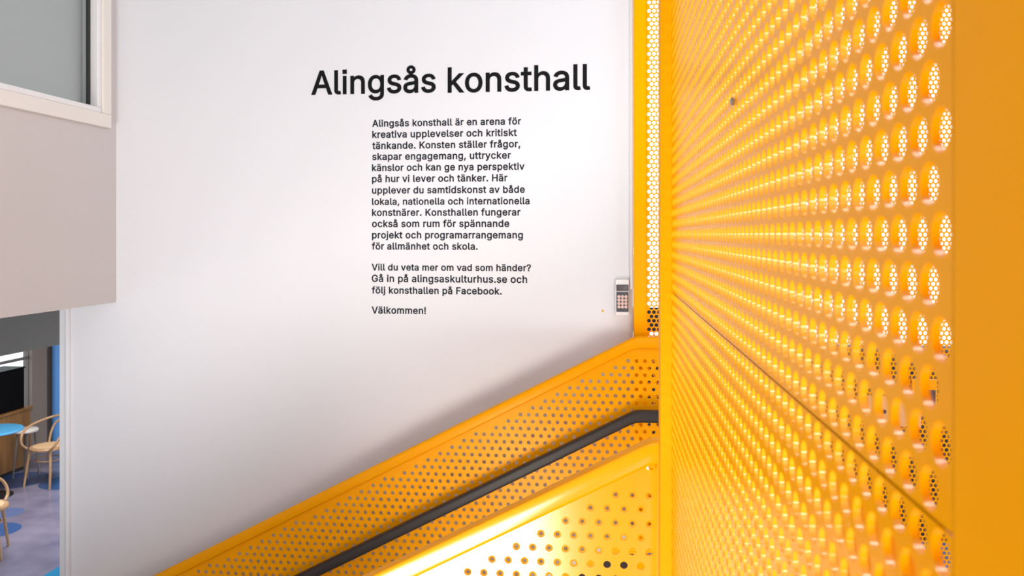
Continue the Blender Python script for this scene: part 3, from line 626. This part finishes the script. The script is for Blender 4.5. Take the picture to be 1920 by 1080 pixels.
FY, NY = 2.9425, 1.4685
FB = on_y(1201.4, 663.9, FY)                     # a hole of the far balustrade
farb = balustrade(FY + 0.0095, 0.104, 0.32, 0.075, (FB.x, FB.z), 'yellow perforated stair balustrade along the white wall, carrying the dark handrail', -2.75, M['yellow_satin'])
NB = on_y(1177.4, 951.7, NY)                     # same punching pattern, same stagger
kf = FY / NY
n = round(((NB.z - E) * kf + E - FB.z) / BR); i = round((NB.x * kf - FB.x - (BP / 2 if n % 2 else 0)) / BP)
NB = Vector(((FB.x + i * BP + (BP / 2 if n % 2 else 0)) / kf, NY, (FB.z + n * BR - E) / kf + E))
nearb = balustrade(NY + 0.0095, 0.082, 0.0995, 0.06, (NB.x, NB.z), 'nearer yellow perforated stair balustrade with glaring white reflections at the bottom', -2.75, M['yellow_gloss'])
MB().box(0.0905, 0.0985, 1.4655, 1.482, E - 1.5, ZB - 0.03).build('end_bar', M['yellow_gloss'], nearb, 0.002)
q = on_y(1225, 876, 1.465)
MB().lathe([(0.0085, 0), (0.0085, 0.003), (0.0045, 0.004), (0.0045, 0.0015)], (q.x - 0.004, 1.4685, q.z), 20, 'y').build('bolt', M['yellow_gloss'], nearb)
# dark handrail with a light steel bar beneath, on brackets
hp = slope_line(0.104, E - 0.622, -2.7, 0.30)
hr = rail_mesh(hp, 2.852, 2.892, 0.043, 0.010).build('handrail', M['rail'], farb)
rail_mesh([(x, z - 0.0425) for x, z in hp], 2.856, 2.886, 0.006, 0.001).build('handrail_bar', M['steel'], hr)
for x in (-0.32, -1.35):
    z = E - 0.622 - SL * (0.104 - x)
    MB().tube([(x, 2.872, z - 0.045), (x, 2.875, z - 0.075), (x, 2.90, z - 0.09), (x, 2.9425, z - 0.09)], 0.005, 10).build('handrail_bracket', M['rail'], hr)

# ------------------------------------------------------------------ lettering on the wall
def line_curve(text, x0, x1, zbase, mb):
    """lay out one line so that its ink spans x0..x1"""
    pen = 0; glyphs = []
    xs = []
    for ch in text:
        adv, sp = GLYPHS[ch]
        polys = [[tuple(int(n) for n in q.split(',')) for q in s.split(' ')] for s in sp.split('/')] if sp else []
        glyphs.append((pen, polys))
        xs += [pen + q[0] for s in polys for q in s]
        pen += adv + TRACK
    k = (x1 - x0) / (max(xs) - min(xs)); o = min(xs)
    for pen, polys in glyphs:
        for s in polys:
            mb.append([(x0 + (pen + px - o) * k, zbase + py * k) for px, py in s])
    return k

def lettering(name, lines, material, weight):
    """vinyl letters 0.8 mm thick lying on the wall; lines are (text, left px, right px, baseline left px, right px)"""
    cu = bpy.data.curves.new(name, 'CURVE'); cu.dimensions = '2D'; cu.fill_mode = 'BOTH'
    cu.extrude = 0.0003; cu.bevel_depth = weight; cu.bevel_resolution = 0
    polys = []
    for text, l, r, b in lines:
        p0 = on_y(l, b, YW); p1 = on_y(r, b, YW); pm = on_y((l + r) / 2, b, YW)
        line_curve(text, p0.x, p1.x, pm.z, polys)
    for s in polys:
        sp = cu.splines.new('POLY'); sp.points.add(len(s) - 1); sp.use_cyclic_u = True
        for q, (x, z) in zip(sp.points, s): q.co = (x, z, 0, 1)
    tmp = bpy.data.objects.new('tmp_lettering', cu); COL.objects.link(tmp)
    tmp.rotation_euler = (math.pi / 2, 0, 0)
    tmp.location = (0, YW - 0.0004, 0)
    bpy.context.view_layer.update()
    me = bpy.data.meshes.new_from_object(tmp.evaluated_get(bpy.context.evaluated_depsgraph_get()))
    me.transform(tmp.matrix_world)
    bpy.data.objects.remove(tmp)
    me.name = name; me.materials.clear(); me.materials.append(material)
    o = bpy.data.objects.new(name, me); COL.objects.link(o)
    return o

TRACK = 4
p = on_y(845, 172.5, YW)
title = thing('wall_title', (p.x, YW, p.z), 'large black title lettering at the top of the white wall', 'lettering')
for word, l, r, base in (('Alingsås', 585, 816, 174.6), ('konsthall', 840.5, 1105.5, 170.2)):
    adopt(lettering('word', [(word, l, r, base)], M['ink'], 0.0024), title)
TRACK = 22
P1 = [('Alingsås konsthall är en arena för', 698.5, 976.5, 235.3), ('kreativa upplevelser och kritiskt', 698.5, 968.5, 256.5),
      ('tänkande. Konsten ställer frågor,', 698.5, 975, 277.6), ('skapar engagemang, uttrycker', 698.5, 957.5, 298.5),
      ('känslor och kan ge nya perspektiv', 698, 983, 319.3), ('på hur vi lever och tänker. Här', 698, 951, 340.5),
      ('upplever du samtidskonst av både', 698, 983.5, 362), ('lokala, nationella och internationella', 698, 992.5, 383.3),
      ('konstnärer. Konsthallen fungerar', 698, 975.5, 404.3), ('också som rum för spännande', 698, 954.5, 425.5),
      ('projekt och programarrangemang', 698, 980, 446.8), ('för allmänhet och skola.', 697.5, 895, 467.8)]
P2 = [('Vill du veta mer om vad som händer?', 697.5, 995, 507.5), ('Gå in på alingsaskulturhus.se och', 697.5, 988, 529.3),
      ('följ konsthallen på Facebook.', 697.5, 940, 551)]
P3 = [('Välkommen!', 697.5, 798, 588)]
for lines, lab in ((P1, 'long paragraph of twelve lines in small dark lettering under the title'),
                   (P2, 'three line paragraph of small dark lettering ending with a web address'),
                   (P3, 'single word line of small dark lettering at the bottom of the wall text')):
    tag(lettering('wall_paragraph', lines, M['ink_small'], 0.0010), lab, 'lettering')

# ------------------------------------------------------------------ keypad and cable trunking
a = on_y(1153.5, 524, 3.072); b = on_y(1179.8, 592, 3.072)
kp = thing('keypad', ((a.x + b.x) / 2, YW, b.z), 'small wall keypad with dark face and pale round buttons beside the yellow post', 'keypad')
w = b.x - a.x; h = a.z - b.z
MB().box(a.x, b.x, 3.078, YW, b.z, a.z).build('housing', M['white'], kp, 0.003)
MB().box(a.x + 0.09 * w, b.x - 0.05 * w, 3.074, 3.0785, b.z + 0.10 * h, a.z - 0.145 * h).build('face_plate', M['keyface'], kp, 0.001)
MB().box(a.x + 0.13 * w, b.x - 0.10 * w, 3.0725, 3.0745, a.z - 0.30 * h, a.z - 0.165 * h).build('display', M['display'], kp, 0.0005)
MB().box(a.x + 0.09 * w, b.x - 0.05 * w, 3.073, 3.0745, a.z - 0.345 * h, a.z - 0.315 * h).build('divider', M['steel'], kp, 0.0003)
for i in range(4):
    for j in range(3):
        MB().lathe([(0.0062, 0), (0.0062, 0.002), (0.005, 0.0032), (0.002, 0.0036)], (a.x + (0.265 + 0.252 * j) * w, 3.0745, a.z - (0.475 + 0.095 * i) * h), 16, 'y').build('button', M['button'], kp)
a = on_y(1181.5, 543, 3.08)
tag(MB().box(a.x, 0.1025, 3.080, YW, a.z, E + 1.2).build('cable_trunking', M['white'], None, 0.002), 'slim white cable trunking running up the wall beside the yellow post', 'trunking')

# ------------------------------------------------------------------ the cafe below
cnt = thing('counter', (-7.48, 7.7, 0), 'brown wooden counter below the cafe window', 'counter')
MB().box(-7.64, -7.32, 5.9, 9.46, 0.05, 0.755).build('front', M['oak'], cnt, 0.004)
MB().box(-7.66, -7.30, 5.88, 9.48, 0.755, 0.785).build('top', M['oak'], cnt, 0.003)
MB().box(-7.62, -7.36, 5.95, 9.40, 0, 0.05).build('plinth', M['black'], cnt)
bx = thing('black_cabinet', (-7.48, 7.9, 0.785), 'large black box standing on the wooden counter by the window', 'cabinet')
MB().box(-7.62, -7.335, 6.6, 8.95 + 0.42, 0.785, 1.29).build('body', M['blackgloss'], bx, 0.006)
MB().box(-7.63, -7.325, 6.59, 9.38, 1.29, 1.305).build('lid', M['blackgloss'], bx, 0.003)
bc = MB().lathe([(0.092, 0), (0.092, E - 0.26)], (-7.83, 10.70, 0), 32)
tag(bc.build('column', M['bluecol']), 'round bright blue column beside the grey pier', 'column')

def disc_table(x, y, h, r, top, label):
    t = thing('cafe_table', (x, y, 0), label, 'table')
    MB().lathe([(r - 0.004, h - 0.024), (r, h - 0.018), (r, h - 0.006), (r - 0.004, h)], (x, y, 0), 40).build('table_top', top, t)
    MB().lathe([(0.03, 0.015), (0.03, h - 0.024)], (x, y, 0), 16).build('pedestal', M['black'], t)
    MB().lathe([(0.20, 0), (0.20, 0.008), (0.05, 0.02)], (x, y, 0), 32).build('base', M['black'], t)
disc_table(-6.93, 8.36, 0.76, 0.30, M['bluetop'], 'round sky blue cafe table at the left edge')
t = thing('stool', (-7.10, 9.10, 0), 'small round pale stool behind the blue table', 'stool')
MB().lathe([(0.125, 0.55), (0.135, 0.56), (0.135, 0.58), (0.12, 0.59)], (-7.10, 9.10, 0), 32).build('seat', M['white'], t)
for k in range(4):
    a_ = math.pi / 4 + k * math.pi / 2
    MB().tube([(-7.10 + 0.09 * math.cos(a_), 9.10 + 0.09 * math.sin(a_), 0.55), (-7.10 + 0.14 * math.cos(a_), 9.10 + 0.14 * math.sin(a_), 0)], 0.011, 8, 0).build('leg', M['mullion'], t)

def armchair():
    t = thing('bentwood_armchair', (0, 0, 0), '', 'chair')
    L = dict(parent=t, local=True)
    MB().lathe([(0.185, 0.425), (0.205, 0.43), (0.208, 0.447), (0.20, 0.458), (0.165, 0.46)], n=36).build('seat', M['beech'], **L)
    MB().lathe([(0.165, 0.452), (0.168, 0.4625), (0.10, 0.466), (0.02, 0.467)], n=36).build('seat_cane', M['cane'], **L)
    for sx in (-1, 1):
        MB().tube([(sx * 0.145, 0.125, 0.435), (sx * 0.165, 0.145, 0.25), (sx * 0.185, 0.175, 0)], [0.017, 0.012], 12).build('leg', M['beech'], **L)
        MB().tube([(sx * 0.14, -0.135, 0.435), (sx * 0.16, -0.17, 0.25), (sx * 0.185, -0.225, 0)], [0.017, 0.012], 12).build('leg', M['beech'], **L)
    arm = [(0.16, 0.15, 0.445), (0.235, 0.16, 0.50), (0.275, 0.115, 0.60), (0.285, 0.01, 0.665), (0.27, -0.11, 0.70), (0.20, -0.235, 0.735), (0.10, -0.29, 0.755), (0, -0.305, 0.76)]
    MB().tube(arm + [(-x, y, z) for x, y, z in reversed(arm[:-1])], 0.0145, 12).build('arm_rail', M['beech'], **L)
    bk = [(0.135, -0.14, 0.44), (0.145, -0.18, 0.56), (0.13, -0.225, 0.66), (0.07, -0.265, 0.72), (0, -0.275, 0.73)]
    MB().tube(bk + [(-x, y, z) for x, y, z in reversed(bk[:-1])], 0.0125, 12).build('back_loop', M['beech'], **L)
    MB().tube([(0.14 * math.cos(k * math.pi / 8), 0.14 * math.sin(k * math.pi / 8), 0.30) for k in range(17)], 0.009, 10, 3).build('leg_ring', M['beech'], **L)
    return t

def copy_tree(o, parent=None):
    c = o.copy(); COL.objects.link(c)
    if parent: c.parent = parent
    for ch in list(o.children): copy_tree(ch, c)
    return c
chair = armchair()
chair.location = (-6.62, 8.86, 0); chair.rotation_euler = (0, 0, math.radians(172))
chair['label'] = 'bentwood armchair with round pale seat near the blue column'
ch2 = copy_tree(chair)
ch2.location = (-5.74, 6.80, 0); ch2.rotation_euler = (0, 0, math.radians(-60))
ch2['label'] = 'bentwood armchair cut off by the left edge, nearest on the cafe floor'
for o in (chair, ch2): o['group'] = 'bentwood armchairs in the cafe'
